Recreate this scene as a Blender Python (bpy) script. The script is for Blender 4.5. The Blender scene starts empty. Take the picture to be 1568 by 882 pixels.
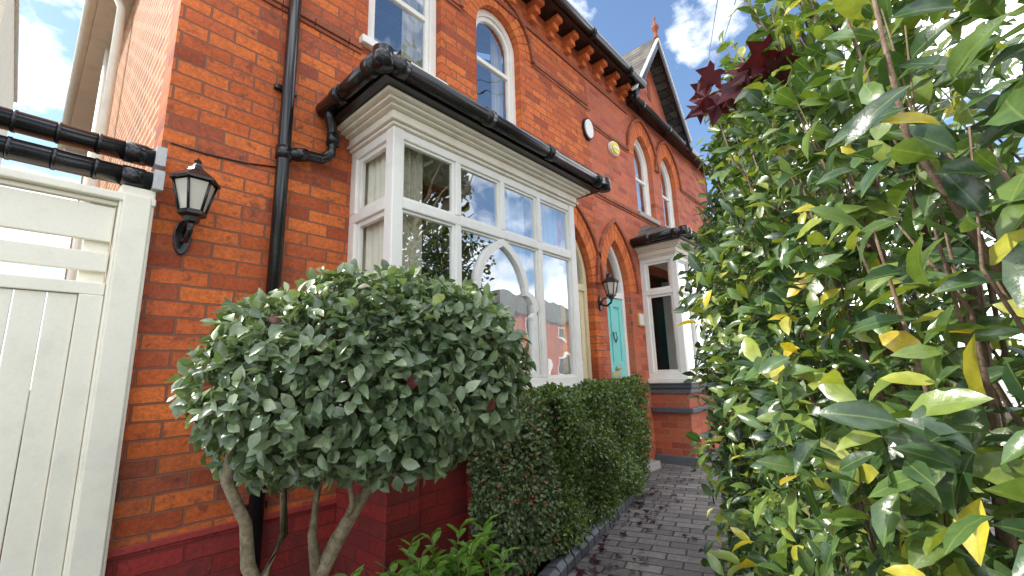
import bpy, math, random
import numpy as np
from mathutils import Matrix, Vector
random.seed(7); rng=np.random.default_rng(7)
S=bpy.context.scene
GZ=-1.08
# ---------------------------------------------------------------- nodes
def newmat(name):
    m=bpy.data.materials.new(name); m.use_nodes=True
    nt=m.node_tree
    for n in list(nt.nodes): nt.nodes.remove(n)
    return m,nt
def N(nt,t,**k):
    n=nt.nodes.new(t)
    ins=k.pop('ins',{})
    for a,b in k.items(): setattr(n,a,b)
    for a,b in ins.items():
        if isinstance(b,bpy.types.NodeSocket): nt.links.new(b,n.inputs[a])
        else: n.inputs[a].default_value=b
    return n
def c4(c): return (c[0],c[1],c[2],1.0)
def ramp(nt,fac,stops,interp='LINEAR'):
    r=N(nt,'ShaderNodeValToRGB'); r.color_ramp.interpolation=interp
    e=r.color_ramp.elements
    while len(e)<len(stops): e.new(0.5)
    for i,(p,c) in enumerate(stops):
        e[i].position=p; e[i].color=c4(c) if not isinstance(c,(int,float)) else (c,c,c,1)
    nt.links.new(fac,r.inputs[0]); return r.outputs[0]
def mix(nt,f,a,b,mode='MIX'):
    m=N(nt,'ShaderNodeMix',data_type='RGBA',blend_type=mode)
    for i,v in ((0,f),(6,a),(7,b)):
        if isinstance(v,bpy.types.NodeSocket): nt.links.new(v,m.inputs[i])
        else: m.inputs[i].default_value=v if i==0 else c4(v)
    return m.outputs[2]
def math_(nt,op,a,b=0.0,c=None):
    m=N(nt,'ShaderNodeMath',operation=op)
    for i,v in ((0,a),(1,b))+(((2,c),) if c is not None else ()):
        if isinstance(v,bpy.types.NodeSocket): nt.links.new(v,m.inputs[i])
        else: m.inputs[i].default_value=v
    return m.outputs[0]
def out(nt,sh):
    o=N(nt,'ShaderNodeOutputMaterial'); nt.links.new(sh,o.inputs[0])
def noise(nt,vec,scale,detail=4,rough=.5):
    n=N(nt,'ShaderNodeTexNoise',ins={'Scale':scale,'Detail':detail,'Roughness':rough})
    if vec is not None: nt.links.new(vec,n.inputs['Vector'])
    return n.outputs[0]
def bump(nt,h,strength,dist=0.01,nrm=None):
    b=N(nt,'ShaderNodeBump',ins={'Strength':strength,'Distance':dist,'Height':h})
    if nrm is not None: nt.links.new(nrm,b.inputs['Normal'])
    return b.outputs[0]
def bsdf(nt,col,rough=.6,nrm=None,metal=0.0,spec=.5):
    p=N(nt,'ShaderNodeBsdfPrincipled')
    for k,v in (('Base Color',col),('Roughness',rough)):
        if isinstance(v,bpy.types.NodeSocket): nt.links.new(v,p.inputs[k])
        else: p.inputs[k].default_value=c4(v) if k=='Base Color' else v
    p.inputs['Metallic'].default_value=metal
    p.inputs['Specular IOR Level'].default_value=spec
    if nrm is not None: nt.links.new(nrm,p.inputs['Normal'])
    return p.outputs[0]
def objco(nt): return N(nt,'ShaderNodeTexCoord').outputs['Object']
def brick_mat(name,stops,mortar,bw=.225,bh=.075,ms=.005,rough=.75,grime=.5,bumpd=.006,flat=False,rot=0.0,off=.5,stain=None,patch=.5):
    m,nt=newmat(name); co=objco(nt)
    if flat:
        mp=N(nt,'ShaderNodeMapping'); nt.links.new(co,mp.inputs[0]); mp.inputs['Rotation'].default_value=(0,0,rot)
        vec=mp.outputs[0]
    else:
        s=N(nt,'ShaderNodeSeparateXYZ'); nt.links.new(co,s.inputs[0])
        cb=N(nt,'ShaderNodeCombineXYZ')
        nt.links.new(math_(nt,'ADD',s.outputs[0],s.outputs[1]),cb.inputs[0])
        nt.links.new(s.outputs[2],cb.inputs[1]); vec=cb.outputs[0]
    nz=N(nt,'ShaderNodeTexNoise',ins={'Scale':9.0,'Detail':3.0}); nt.links.new(vec,nz.inputs['Vector'])
    va=N(nt,'ShaderNodeVectorMath',operation='MULTIPLY_ADD'); nt.links.new(nz.outputs['Color'],va.inputs[0])
    va.inputs[1].default_value=(.014,.011,0); nt.links.new(vec,va.inputs[2]); 
    b=N(nt,'ShaderNodeTexBrick',ins={'Scale':1.0,'Mortar Size':ms,'Mortar Smooth':.25,'Bias':0.0,'Brick Width':bw,'Row Height':bh,'Color1':(0,0,0,1),'Color2':(1,1,1,1)})
    b.offset=off; nt.links.new(va.outputs[0],b.inputs['Vector'])
    col=ramp(nt,b.outputs['Color'],stops)
    n1=noise(nt,co,1.3,5,.6); n2=noise(nt,co,60,4,.7); n3=noise(nt,co,7,6,.65)
    col=mix(nt,math_(nt,'MULTIPLY',ramp(nt,n1,[(.42,0),(.7,1)]),grime),col,tuple(x*.55 for x in stops[0][1]))
    col=mix(nt,.75,col,ramp(nt,n2,[(.25,(.48,.48,.48)),(.7,(1.3,1.26,1.22))]),'MULTIPLY')
    col=mix(nt,math_(nt,'MULTIPLY',ramp(nt,n3,[(.54,0),(.78,1)]),patch),col,mortar)
    if stain is not None:
        n4=noise(nt,co,14,5,.7)
        col=mix(nt,math_(nt,'MULTIPLY',ramp(nt,n4,[(.56,0),(.66,1)]),.6),col,stain)
        sz=N(nt,'ShaderNodeSeparateXYZ'); nt.links.new(co,sz.inputs[0])
        zz=math_(nt,'ADD',sz.outputs[2],math_(nt,'MULTIPLY',n3,.7))
        mm=N(nt,'ShaderNodeMapRange',ins={1:.6,2:-.25,3:0.08,4:.95}); nt.links.new(zz,mm.inputs[0])
        blk=math_(nt,'MULTIPLY',mm.outputs[0],ramp(nt,b.outputs['Color'],[(.50,0),(.62,1)]))
        blk=math_(nt,'MULTIPLY',blk,ramp(nt,n4,[(.35,.35),(.6,1)]))
        col=mix(nt,blk,col,stain)
        n5=noise(nt,co,22,6,.75)
        col=mix(nt,math_(nt,'MULTIPLY',ramp(nt,n5,[(.64,0),(.72,1)]),.3),col,(.62,.42,.32))
    col=mix(nt,b.outputs['Fac'],col,mortar)
    h=math_(nt,'SUBTRACT',math_(nt,'MULTIPLY',n2,.45),b.outputs['Fac'])
    nr=bump(nt,h,1.0,bumpd)
    out(nt,bsdf(nt,col,rough,nr,0,.3)); return m
def paint_mat(name,col,rough=.45,var=.12,bs=.15,dirt=(.25,.22,.17),da=.35):
    m,nt=newmat(name); co=objco(nt)
    n1=noise(nt,co,5,6,.65); n2=noise(nt,co,90,3)
    c=mix(nt,math_(nt,'MULTIPLY',ramp(nt,n1,[(.5,0),(.8,1)]),da),col,dirt)
    c=mix(nt,var,c,ramp(nt,n2,[(.3,.6),(.7,1.2)]),'MULTIPLY')
    out(nt,bsdf(nt,c,rough,bump(nt,n2,bs,.002))); return m
def island_mat(name,stops,rough=.75,bs=.5):
    m,nt=newmat(name); co=objco(nt)
    g=N(nt,'ShaderNodeNewGeometry'); col=ramp(nt,g.outputs['Random Per Island'],stops)
    n2=noise(nt,co,50,4,.7)
    col=mix(nt,.7,col,ramp(nt,n2,[(.25,.55),(.75,1.25)]),'MULTIPLY')
    out(nt,bsdf(nt,col,rough,bump(nt,n2,bs,.004),0,.3)); return m
BR=[(0,(.34,.07,.03)),(.2,(.58,.125,.035)),(.5,(.78,.20,.047)),(.8,(.68,.155,.045)),(1,(.38,.09,.045))]
M_brick=brick_mat('brick_orange',BR,(.25,.11,.07),stain=(.12,.045,.038),grime=.38,bumpd=.009,ms=.0055,patch=.3)
M_brickside=brick_mat('brick_side',[(0,(.34,.11,.04)),(.5,(.56,.21,.07)),(1,(.42,.13,.05))],(.6,.46,.32),ms=.012,bumpd=.02)
M_brickred=brick_mat('brick_red_far',[(0,(.38,.08,.045)),(.5,(.66,.17,.075)),(1,(.52,.14,.07))],(.36,.2,.16),grime=.32,bumpd=.008)
M_redbrick=brick_mat('red_painted_brick',[(0,(.28,.035,.03)),(.5,(.38,.045,.04)),(1,(.33,.05,.04))],(.20,.03,.028),ms=.006,bumpd=.009,grime=.6,rough=.55,patch=.5,stain=(.14,.03,.03))
M_paver=brick_mat('paver_grey',[(0,(.15,.135,.13)),(.5,(.235,.215,.205)),(1,(.30,.27,.255))],(.06,.055,.05),bw=.2,bh=.1,ms=.006,flat=True,rot=math.radians(73),grime=.4,bumpd=.008)
M_slate=brick_mat('slate',[(0,(.10,.095,.09)),(.5,(.18,.165,.145)),(1,(.26,.235,.19))],(.03,.03,.03),bw=.2,bh=.1,ms=.007)
M_vous=island_mat('voussoir_brick',[(0,(.50,.12,.04)),(.5,(.72,.20,.055)),(1,(.60,.15,.05))])
M_mould=island_mat('moulded_brick',[(0,(.24,.07,.04)),(1,(.42,.13,.06))])
M_blue=island_mat('blue_brick',[(0,(.08,.085,.10)),(1,(.16,.16,.175))],.5)
M_red=paint_mat('red_masonry_paint',(.36,.045,.04),.6,.6,.8,(.16,.03,.03),.8)
M_white=paint_mat('white_gloss_paint',(.87,.85,.79),.35,.06,.15,(.45,.40,.32),.3)
M_cream=paint_mat('cream_paint',(.84,.79,.68),.45,.1,.3,(.5,.43,.33),.5)
M_gate=paint_mat('gate_paint',(.86,.83,.70),.45,.08,.2,(.42,.39,.30),.3)
M_black=paint_mat('black_pvc',(.012,.012,.013),.22,.2,.1,(.06,.06,.06),.25)
M_metal=paint_mat('galvanised',(.5,.5,.5),.4,.3)
M_teal=paint_mat('teal_door_paint',(.24,.68,.64),.3,.05)
M_doorc=paint_mat('cream_door_paint',(.76,.68,.44),.35,.05)
M_curt=paint_mat('curtain_cloth',(.88,.83,.70),.9,.1)
M_net=paint_mat('net_curtain',(.85,.88,.92),.9,.1)
M_room=paint_mat('room_dark',(.12,.10,.085),.9)  # dark wall colour paints in the dimness of rooms behind the glass
M_yellow=paint_mat('alarm_yellow',(.85,.68,.05),.4,.05)
M_stone=paint_mat('grey_stone',(.36,.34,.31),.7,.4,.5)
M_concrete=paint_mat('concrete',(.45,.43,.39),.85,.4,.5)
M_beige=paint_mat('beige_render',(.70,.62,.47),.8,.2,.4)
M_brass=paint_mat('brass',(.6,.46,.22),.35,.1)
m,nt=newmat('soil'); co=objco(nt); n1=noise(nt,co,25,8,.7)
out(nt,bsdf(nt,ramp(nt,n1,[(.3,(.03,.02,.014)),(.7,(.10,.07,.045))]),.95,bump(nt,n1,1,.04))); M_soil=m
m,nt=newmat('asphalt'); co=objco(nt); n1=noise(nt,co,80,4,.7)
out(nt,bsdf(nt,ramp(nt,n1,[(.3,(.06,.06,.06)),(.7,(.11,.11,.11))]),.9,bump(nt,n1,.6,.01))); M_asph=m
def glass_mat(name,base,tint=(.92,.95,1),fk=1.2):
    m,nt=newmat(name); co=objco(nt)
    f=N(nt,'ShaderNodeFresnel',ins={'IOR':1.5}); g=N(nt,'ShaderNodeNewGeometry')
    nr=bump(nt,noise(nt,co,2.2,2,.5),.12,.05)
    gl=N(nt,'ShaderNodeBsdfGlossy',ins={'Roughness':.01,'Color':c4(tint),'Normal':nr})
    tr=N(nt,'ShaderNodeBsdfTransparent',ins={'Color':(.96,.97,.965,1)})
    k=math_(nt,'MULTIPLY_ADD',f.outputs[0],fk,base)
    k=math_(nt,'MINIMUM',k,1.0)
    k=math_(nt,'MULTIPLY',k,math_(nt,'SUBTRACT',1.0,g.outputs['Backfacing']))
    mx=N(nt,'ShaderNodeMixShader',ins={0:k}); nt.links.new(tr.outputs[0],mx.inputs[1]); nt.links.new(gl.outputs[0],mx.inputs[2])
    out(nt,mx.outputs[0]); return m
M_glass=glass_mat('window_glass',.30,(.94,.97,1),1.6)
M_glass2=glass_mat('window_glass_side',.0,(.9,.9,.9),.6)
m,nt=newmat('lantern_glass')
out(nt,bsdf(nt,(.6,.56,.48),.25)); M_lglass=m
def leaf_mat(name,stops,rough=.35,trans=.3,vein=.0,back=(.8,.9,.8),spec=.5,tcol=None):
    m,nt=newmat(name)
    a=N(nt,'ShaderNodeAttribute',attribute_name='rnd'); s=N(nt,'ShaderNodeAttribute',attribute_name='ss')
    co=objco(nt)
    col=ramp(nt,a.outputs['Fac'],stops)
    n=noise(nt,co,35,4,.6)
    col=mix(nt,.7,col,ramp(nt,n,[(.3,.6),(.7,1.35)]),'MULTIPLY')
    if vein>0:
        ab=math_(nt,'ABSOLUTE',s.outputs['Fac'])
        v=ramp(nt,ab,[(.0,1),(.09,0)])
        col=mix(nt,math_(nt,'MULTIPLY',v,vein),col,(.28,.36,.10))
    g=N(nt,'ShaderNodeNewGeometry')
    colb=mix(nt,1.0,col,back,'MULTIPLY')
    colf=mix(nt,g.outputs['Backfacing'],col,colb)
    nr=bump(nt,n,.4,.004)
    p=N(nt,'ShaderNodeBsdfPrincipled',ins={'Base Color':colf,'Roughness':rough,'Normal':nr}); p.inputs['Specular IOR Level'].default_value=spec
    t=N(nt,'ShaderNodeBsdfTranslucent',ins={'Color':mix(nt,1.0,col,tcol or (1.6,1.6,.6),'MULTIPLY')})
    mx=N(nt,'ShaderNodeMixShader',ins={0:trans}); nt.links.new(p.outputs[0],mx.inputs[1]); nt.links.new(t.outputs[0],mx.inputs[2])
    out(nt,mx.outputs[0]); return m
M_elae=leaf_mat('elaeagnus_leaf',[(0,(.08,.125,.065)),(.5,(.135,.195,.10)),(.85,(.20,.27,.145)),(.97,(.30,.37,.22)),(1,(.16,.03,.03))],.3,.18,.25,(1.5,1.5,1.4),.7)
M_box=leaf_mat('hedge_leaf',[(0,(.06,.11,.025)),(.5,(.105,.175,.04)),(.9,(.18,.26,.065)),(1,(.28,.34,.09))],.33,.2,0,(1.1,1.1,1),.6)
M_cot=leaf_mat('cotoneaster_leaf',[(0,(.08,.12,.055)),(.5,(.135,.185,.085)),(1,(.22,.28,.14))],.38,.2,0,(1.3,1.3,1.2))
M_laur=leaf_mat('photinia_leaf',[(0,(.03,.07,.03)),(.35,(.06,.12,.04)),(.65,(.11,.19,.05)),(.86,(.20,.28,.06)),(.95,(.34,.40,.075)),(.985,(.58,.50,.06)),(1,(.62,.43,.04))],.27,.24,.45,(1.5,1.5,1.2),.75,(1.7,1.6,.55))
M_bright=leaf_mat('shrub_leaf',[(0,(.12,.28,.04)),(1,(.24,.44,.08))],.35,.3,.4)
M_tree=leaf_mat('tree_leaf',[(0,(.035,.05,.015)),(1,(.08,.10,.03))],.5,.3,0)
M_maple=leaf_mat('maple_leaf',[(0,(.045,.006,.012)),(1,(.10,.012,.018))],.4,.2,0,(1,1,1),.4,(2,1,1))
def bark(name,a,b):
    m,nt=newmat(name); co=objco(nt); n=noise(nt,co,45,6,.7)
    out(nt,bsdf(nt,ramp(nt,n,[(.3,a),(.7,b)]),.85,bump(nt,n,.9,.01))); return m
M_bark=bark('bark',(.10,.075,.045),(.36,.29,.18)); M_twig=bark('twig',(.13,.075,.055),(.34,.24,.17))
m,nt=newmat('berry'); out(nt,bsdf(nt,(.65,.04,.025),.3)); M_berry=m
# ---------------------------------------------------------------- mesh helpers
def link(o,parent=None):
    S.collection.objects.link(o)
    if parent is not None: o.parent=parent
    return o
def root(name,loc=(0,0,0)):
    e=bpy.data.objects.new(name,None); e.empty_display_size=.2; S.collection.objects.link(e); e.location=loc; return e
def mesh(name,V,F,mat,parent=None,smooth=False,bevel=0):
    me=bpy.data.meshes.new(name); me.from_pydata([tuple(v) for v in V],[],[tuple(f) for f in F]); me.update()
    me.materials.append(mat)
    if smooth:
        for p in me.polygons: p.use_smooth=True
    o=bpy.data.objects.new(name,me); link(o,parent)
    if bevel:
        b=o.modifiers.new('b','BEVEL'); b.width=bevel; b.segments=2; b.limit_method='ANGLE'
    return o
BF=[(0,3,2,1),(4,5,6,7),(0,1,5,4),(1,2,6,5),(2,3,7,6),(3,0,4,7)]
def boxes(name,L,mat,parent=None,bevel=.003):
    V=[];F=[]
    for (x0,x1,y0,y1,z0,z1) in L:
        k=len(V)
        V+=[(x0,y0,z0),(x1,y0,z0),(x1,y1,z0),(x0,y1,z0),(x0,y0,z1),(x1,y0,z1),(x1,y1,z1),(x0,y1,z1)]
        F+=[tuple(i+k for i in f) for f in BF]
    return mesh(name,V,F,mat,parent,False,bevel)
def prism_y(polys,y0,y1):
    V=[];F=[]
    for P in polys:
        k=len(V);n=len(P)
        V+=[(p[0],y0,p[1]) for p in P]+[(p[0],y1,p[1]) for p in P]
        F.append(tuple(range(k,k+n))); F.append(tuple(range(k+2*n-1,k+n-1,-1)))
        for i in range(n):
            j=(i+1)%n; F.append((k+i,k+n+i,k+n+j,k+j))
    return V,F
def fixn(o):
    import bmesh
    bm=bmesh.new(); bm.from_mesh(o.data); bmesh.ops.recalc_face_normals(bm,faces=bm.faces); bm.to_mesh(o.data); bm.free(); return o
def holed(name,outer,holes,y0,y1,mat,parent=None,bevel=0):
    cu=bpy.data.curves.new(name,'CURVE'); cu.dimensions='2D'; cu.fill_mode='BOTH'; cu.extrude=abs(y1-y0)/2
    for P in [outer]+list(holes):
        sp=cu.splines.new('POLY'); sp.points.add(len(P)-1); sp.use_cyclic_u=True
        for i,p in enumerate(P): sp.points[i].co=(p[0],p[1],0,1)
    t=bpy.data.objects.new('tmp',cu); S.collection.objects.link(t); bpy.context.view_layer.update()
    me=bpy.data.meshes.new_from_object(t.evaluated_get(bpy.context.evaluated_depsgraph_get()))
    bpy.data.objects.remove(t); bpy.data.curves.remove(cu)
    me.transform(Matrix.Translation((0,(y0+y1)/2,0))@Matrix.Rotation(math.pi/2,4,'X'))
    me.materials.clear(); me.materials.append(mat); me.name=name
    o=bpy.data.objects.new(name,me); link(o,parent)
    import bmesh
    bm=bmesh.new(); bm.from_mesh(me); bmesh.ops.remove_doubles(bm,verts=bm.verts,dist=1e-5); bmesh.ops.recalc_face_normals(bm,faces=bm.faces); bm.to_mesh(me); bm.free()
    for p in me.polygons: p.use_smooth=False
    if bevel:
        b=o.modifiers.new('b','BEVEL'); b.width=bevel; b.segments=2; b.limit_method='ANGLE'
    return o
def rect(x0,x1,z0,z1): return [(x0,z0),(x1,z0),(x1,z1),(x0,z1)]
def arcline(x0,x1,zs,za,pointed,n=12):
    w=(x1-x0)/2;h=za-zs;c=(x0+x1)/2
    if pointed and h>=w:
        R=(w*w+h*h)/(2*w); cx=x1-R; am=math.asin(min(1,h/R))
        r=[(cx+R*math.cos(am*i/n),zs+R*math.sin(am*i/n)) for i in range(n+1)]
        return r+[(2*c-p[0],p[1]) for p in reversed(r[:-1])]
    return [(c+w*math.cos(math.pi*i/(2*n)),zs+h*math.sin(math.pi*i/(2*n))) for i in range(2*n+1)]
def arch(x0,x1,zb,zs,za,pointed=True,n=12): return [(x0,zb),(x1,zb)]+arcline(x0,x1,zs,za,pointed,n)
def ring(name,x0,x1,zs,za,pointed,d0,d1,y0,y1,mat,parent,n=9,gap=.07):
    sc=1.25 if pointed else 1
    a=arcline(x0-d0,x1+d0,zs,za+d0*sc,pointed,n); b=arcline(x0-d1,x1+d1,zs,za+d1*sc,pointed,n)
    P=[]
    for i in range(len(a)-1):
        f=lambda u,v,t:(u[0]+(v[0]-u[0])*t,u[1]+(v[1]-u[1])*t)
        P.append([f(a[i],a[i+1],gap),f(a[i],a[i+1],1-gap),f(b[i],b[i+1],1-gap),f(b[i],b[i+1],gap)])
    V,F=prism_y(P,y0,y1); return fixn(mesh(name,V,F,mat,parent,False,.002))
def lathe(name,prof,n,loc,mat,parent=None,smooth=False,rot=0.0,axis='Z'):
    V=[];F=[]
    for (r,z) in prof:
        for i in range(n):
            a=2*math.pi*i/n+rot; v=(r*math.cos(a),r*math.sin(a),z)
            if axis=='Y': v=(v[0],v[2],v[1])
            V.append((v[0]+loc[0],v[1]+loc[1],v[2]+loc[2]))
    m=len(prof)
    for k in range(m-1):
        for i in range(n):
            j=(i+1)%n; F.append((k*n+i,k*n+j,(k+1)*n+j,(k+1)*n+i))
    F.append(tuple(range(n))[::-1]); F.append(tuple(range((m-1)*n,m*n)))
    return fixn(mesh(name,V,F,mat,parent,smooth))
def tube_vf(pts,rad,n,V,F):
    pts=[Vector(p) for p in pts]; k0=len(V); up=Vector((.13,.21,.97))
    for i,p in enumerate(pts):
        t=(pts[min(i+1,len(pts)-1)]-pts[max(i-1,0)]).normalized()
        a=t.cross(up); 
        if a.length<.15: a=t.cross(Vector((1,0,0)))
        a.normalize(); b=t.cross(a)
        r=rad[i] if isinstance(rad,(list,tuple)) else rad
        for j in range(n):
            g=2*math.pi*j/n; V.append(tuple(p+a*math.cos(g)*r+b*math.sin(g)*r))
    for i in range(len(pts)-1):
        for j in range(n):
            q=(j+1)%n; F.append((k0+i*n+j,k0+i*n+q,k0+(i+1)*n+q,k0+(i+1)*n+j))
    F.append(tuple(range(k0,k0+n))); e=k0+(len(pts)-1)*n; F.append(tuple(range(e,e+n))[::-1])
def tube(name,pts,rad,mat,parent=None,n=12):
    V=[];F=[]; tube_vf(pts,rad,n,V,F); return fixn(mesh(name,V,F,mat,parent,True))
# leaves ---------------------------------------------------------------
TF_V=[(0,0,0),(-.62,.22,.0),(0,.22,0),(.62,.22,.0),(-1,.5,.0),(0,.5,0),(1,.5,0),(-.72,.78,0),(0,.78,0),(.72,.78,0),(0,1,0)]
TF_F=[(0,2,1),(0,3,2),(1,2,5),(1,5,4),(2,3,6),(2,6,5),(4,5,8),(4,8,7),(5,6,9),(5,9,8),(7,8,10),(8,9,10)]
TL_V=[(0,0,0),(-1,.45,0),(0,.5,0),(1,.45,0),(0,1,0)]
TL_F=[(0,2,1),(0,3,2),(1,2,4),(2,3,4)]
def unit(a): return a/np.maximum(np.linalg.norm(a,axis=1,keepdims=True),1e-9)
def leaves(name,P,D,Nn,L,W,mat,parent=None,full=True,fold=.25,bend=.25,rnd=None,wavy=0.0):
    tv=np.array(TF_V if full else TL_V,float); tf=np.array(TF_F if full else TL_F)
    n=len(P);k=len(tv); D=unit(D); Sd=unit(np.cross(D,Nn)); Nn=np.cross(Sd,D)
    L=np.broadcast_to(L,(n,)); W=np.broadcast_to(W,(n,))
    s=tv[:,0];t=tv[:,1]
    bd=bend*(.3+1.4*rng.random(n)); fo=fold*(.2+1.6*rng.random(n)); ph=rng.random(n)*6.28
    h=(np.abs(s)[None]*fo[:,None]*W[:,None]) - bd[:,None]*(t**2)[None]*L[:,None]
    if wavy: h=h+wavy*L[:,None]*np.sin(ph[:,None]+t[None]*7+s[None]*1.5)*np.abs(s)[None]
    V=P[:,None]+D[:,None]*(t[None]*L[:,None])[...,None]+Sd[:,None]*(s[None]*W[:,None])[...,None]+Nn[:,None]*h[...,None]
    V=V.reshape(-1,3); F=(tf[None]+(np.arange(n)*k)[:,None,None]).reshape(-1,3)
    me=bpy.data.meshes.new(name); me.vertices.add(len(V)); me.vertices.foreach_set('co',V.ravel().astype(np.float32))
    me.loops.add(F.size); me.loops.foreach_set('vertex_index',F.ravel().astype(np.int32))
    me.polygons.add(len(F)); me.polygons.foreach_set('loop_start',(np.arange(len(F))*3).astype(np.int32))
    me.polygons.foreach_set('loop_total',np.full(len(F),3,np.int32)); 
    me.update(calc_edges=True); me.polygons.foreach_set('use_smooth',np.full(len(F),True))
    if rnd is None: rnd=rng.random(n)
    a=me.attributes.new('rnd','FLOAT','POINT'); a.data.foreach_set('value',np.repeat(rnd,k).astype(np.float32))
    a=me.attributes.new('ss','FLOAT','POINT'); a.data.foreach_set('value',np.tile(s,n).astype(np.float32))
    me.materials.append(mat); me.validate(); o=bpy.data.objects.new(name,me); return link(o,parent)
def rv(n): return unit(rng.normal(size=(n,3)))
# ---------------------------------------------------------------- camera
X=Vector((616,-114,-674)).normalized(); Z=Vector((-100,3440,-674)); Z=(Z-X*Z.dot(X)).normalized(); Y=Z.cross(X)
R=Matrix((X,Y,Z)).to_4x4()
cd=bpy.data.cameras.new('camera'); cam=bpy.data.objects.new('camera',cd); S.collection.objects.link(cam)
cam.matrix_world=R; cd.lens=36*674/1568; cd.sensor_width=36; cd.clip_start=.02; cd.clip_end=2000; S.camera=cam
S.view_settings.view_transform='Standard'; S.view_settings.look='None'; S.view_settings.exposure=0
# ---------------------------------------------------------------- light
sd=Vector((-.5,.6,.72)).normalized()
el=math.asin(sd.z); az=math.atan2(sd.x,sd.y)
sl=bpy.data.lights.new('sun','SUN'); sl.energy=5; sl.angle=math.radians(.55); sl.color=(1,.94,.84)
so=bpy.data.objects.new('sun',sl); S.collection.objects.link(so); so.rotation_euler=sd.to_track_quat('Z','Y').to_euler()
w=bpy.data.worlds.new('World'); S.world=w; w.use_nodes=True; nt=w.node_tree
for n in list(nt.nodes): nt.nodes.remove(n)
sky=N(nt,'ShaderNodeTexSky',sky_type='NISHITA'); sky.sun_disc=False; sky.sun_elevation=el; sky.sun_rotation=az; sky.air_density=1.0; sky.dust_density=.5; sky.ozone_density=2.5
tc=N(nt,'ShaderNodeTexCoord'); mp=N(nt,'ShaderNodeMapping'); nt.links.new(tc.outputs['Generated'],mp.inputs[0]); mp.inputs['Location'].default_value=(.3,.1,0); mp.inputs['Scale'].default_value=(1,1,1.6)
nz=noise(nt,mp.outputs[0],2.4,9,.55)
def lobe(d,a,b,amp):
    dn=N(nt,'ShaderNodeVectorMath',operation='NORMALIZE'); nt.links.new(tc.outputs['Generated'],dn.inputs[0])
    v=N(nt,'ShaderNodeVectorMath',operation='DOT_PRODUCT'); nt.links.new(dn.outputs[0],v.inputs[0]); v.inputs[1].default_value=tuple(Vector(d).normalized())
    mr=N(nt,'ShaderNodeMapRange',interpolation_type='SMOOTHSTEP',ins={1:a,2:b,3:0.0,4:amp}); nt.links.new(v.outputs['Value'],mr.inputs[0]); return mr.outputs[0]
q=math_(nt,'ADD',nz,lobe((.73,.29,.62),.93,.985,-.18))
q=math_(nt,'ADD',q,lobe((.83,.08,.55),.965,.995,.15))
q=math_(nt,'ADD',q,lobe((.10,.86,.50),.97,.995,-.07))
mask=ramp(nt,q,[(.45,0),(.58,1)])
cl=ramp(nt,noise(nt,mp.outputs[0],5,6,.6),[(.3,(20,20.2,20.6)),(.7,(31,30.2,29.0))])
col=mix(nt,mask,mix(nt,1.0,sky.outputs[0],(1.7,1.75,1.75),'MULTIPLY'),cl)
bg=N(nt,'ShaderNodeBackground',ins={'Color':col,'Strength':.15}); o=N(nt,'ShaderNodeOutputWorld'); nt.links.new(bg.outputs[0],o.inputs[0])
# ---------------------------------------------------------------- ground
def sheet(name,P,z,mat,parent=None): return mesh(name,[(p[0],p[1],z) for p in P],[tuple(range(len(P)))],mat,parent)
sheet('ground',[(-400,-400),(400,-400),(400,400),(-400,400)],GZ,M_soil)
edge=[(1.2,1.28),(1.6,1.42),(2.13,1.58),(2.8,1.74),(3.6,1.95),(4.3,2.2),(4.75,2.44)]
sheet('garden_path',edge+[(8.5,2.44),(8.5,-1.5),(-.5,-1.5),(-.5,.9)],GZ+.004,M_paver)
sheet('bounce_slab',[(-30,-4.2),(40,-4.2),(40,-1.51),(-30,-1.51)],GZ+.004,M_concrete)  # unseen pale slab, added to bounce light onto the house front
V=[];F=[]
E=[]
for i in range(len(edge)-1):
    a=Vector(edge[i]);b=Vector(edge[i+1]);n=max(1,int((b-a).length/.11))
    for k in range(n): E.append((a.lerp(b,(k+.5)/n),(b-a).normalized()))
for p,t in E:
    nn=Vector((-t.y,t.x)); k=len(V); s=.05
    for z,q_ in ((GZ,.05),(GZ+.06,.05),(GZ+.085,.025)):
        for sx,sy in ((-1,-1),(1,-1),(1,1),(-1,1)):
            c=p+nn*.03+t*s*sx+nn*q_*sy; V.append((c.x,c.y,z+random.uniform(-.004,.004)))
    for l in (0,4):
        for i in range(4): j=(i+1)%4; F.append((k+l+i,k+l+j,k+l+4+j,k+l+4+i))
    F.append((k+8,k+9,k+10,k+11))
fixn(mesh('path_edging',V,F,M_blue,None,False,.004))
sheet('road',[(-80,-13),(80,-13),(80,-6.5),(-80,-6.5)],GZ+.004,M_asph)
boxes('pavement',[(-80,80,-6.5,-4.2,GZ-.1,GZ+.1),(-80,80,-15.5,-13,GZ-.1,GZ+.1)],M_concrete,None,.01)
# ---------------------------------------------------------------- houses
WY=2.46
H1=root('brick_house'); H2=root('brick_house'); 
W1=rect(1.34,1.98,2.27,3.32)
A2=(2.38,2.97,2.22,3.12,3.43,False)
D1=(3.45,4.08,-1.0,.95,1.56,True); D2=(4.35,4.93,-1.0,.95,1.56,True)
A3=(5.37,5.95,2.1,2.92,3.34,True); A4=(6.25,6.83,2.1,2.92,3.34,True)
holed('front_wall',rect(.33,4.22,-.66,3.8),[rect(1.32,2.99,-.12,1.38),W1,arch(*A2),arch(D1[0],D1[1],-.6,*D1[3:])],WY,WY+.22,M_brick,H1)
holed('front_wall_lower',rect(.33,3.45,-1.2,-.66),[],WY-.012,WY+.22,M_redbrick,H1)
holed('front_wall',rect(4.22,8.4,-1.2,3.8),[rect(5.31,6.85,-.12,1.38),arch(*D2),arch(*A3),arch(*A4)],WY,WY+.22,M_brickred,H2)
boxes('plinth_cap',[(.325,1.28,WY-.022,WY-.012,-.66,-.63)],M_red,H1,.004)
boxes('side_wall',[(.33,.55,WY+.22,9.5,-1.2,3.8)],M_brickside,H1,0)
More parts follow.
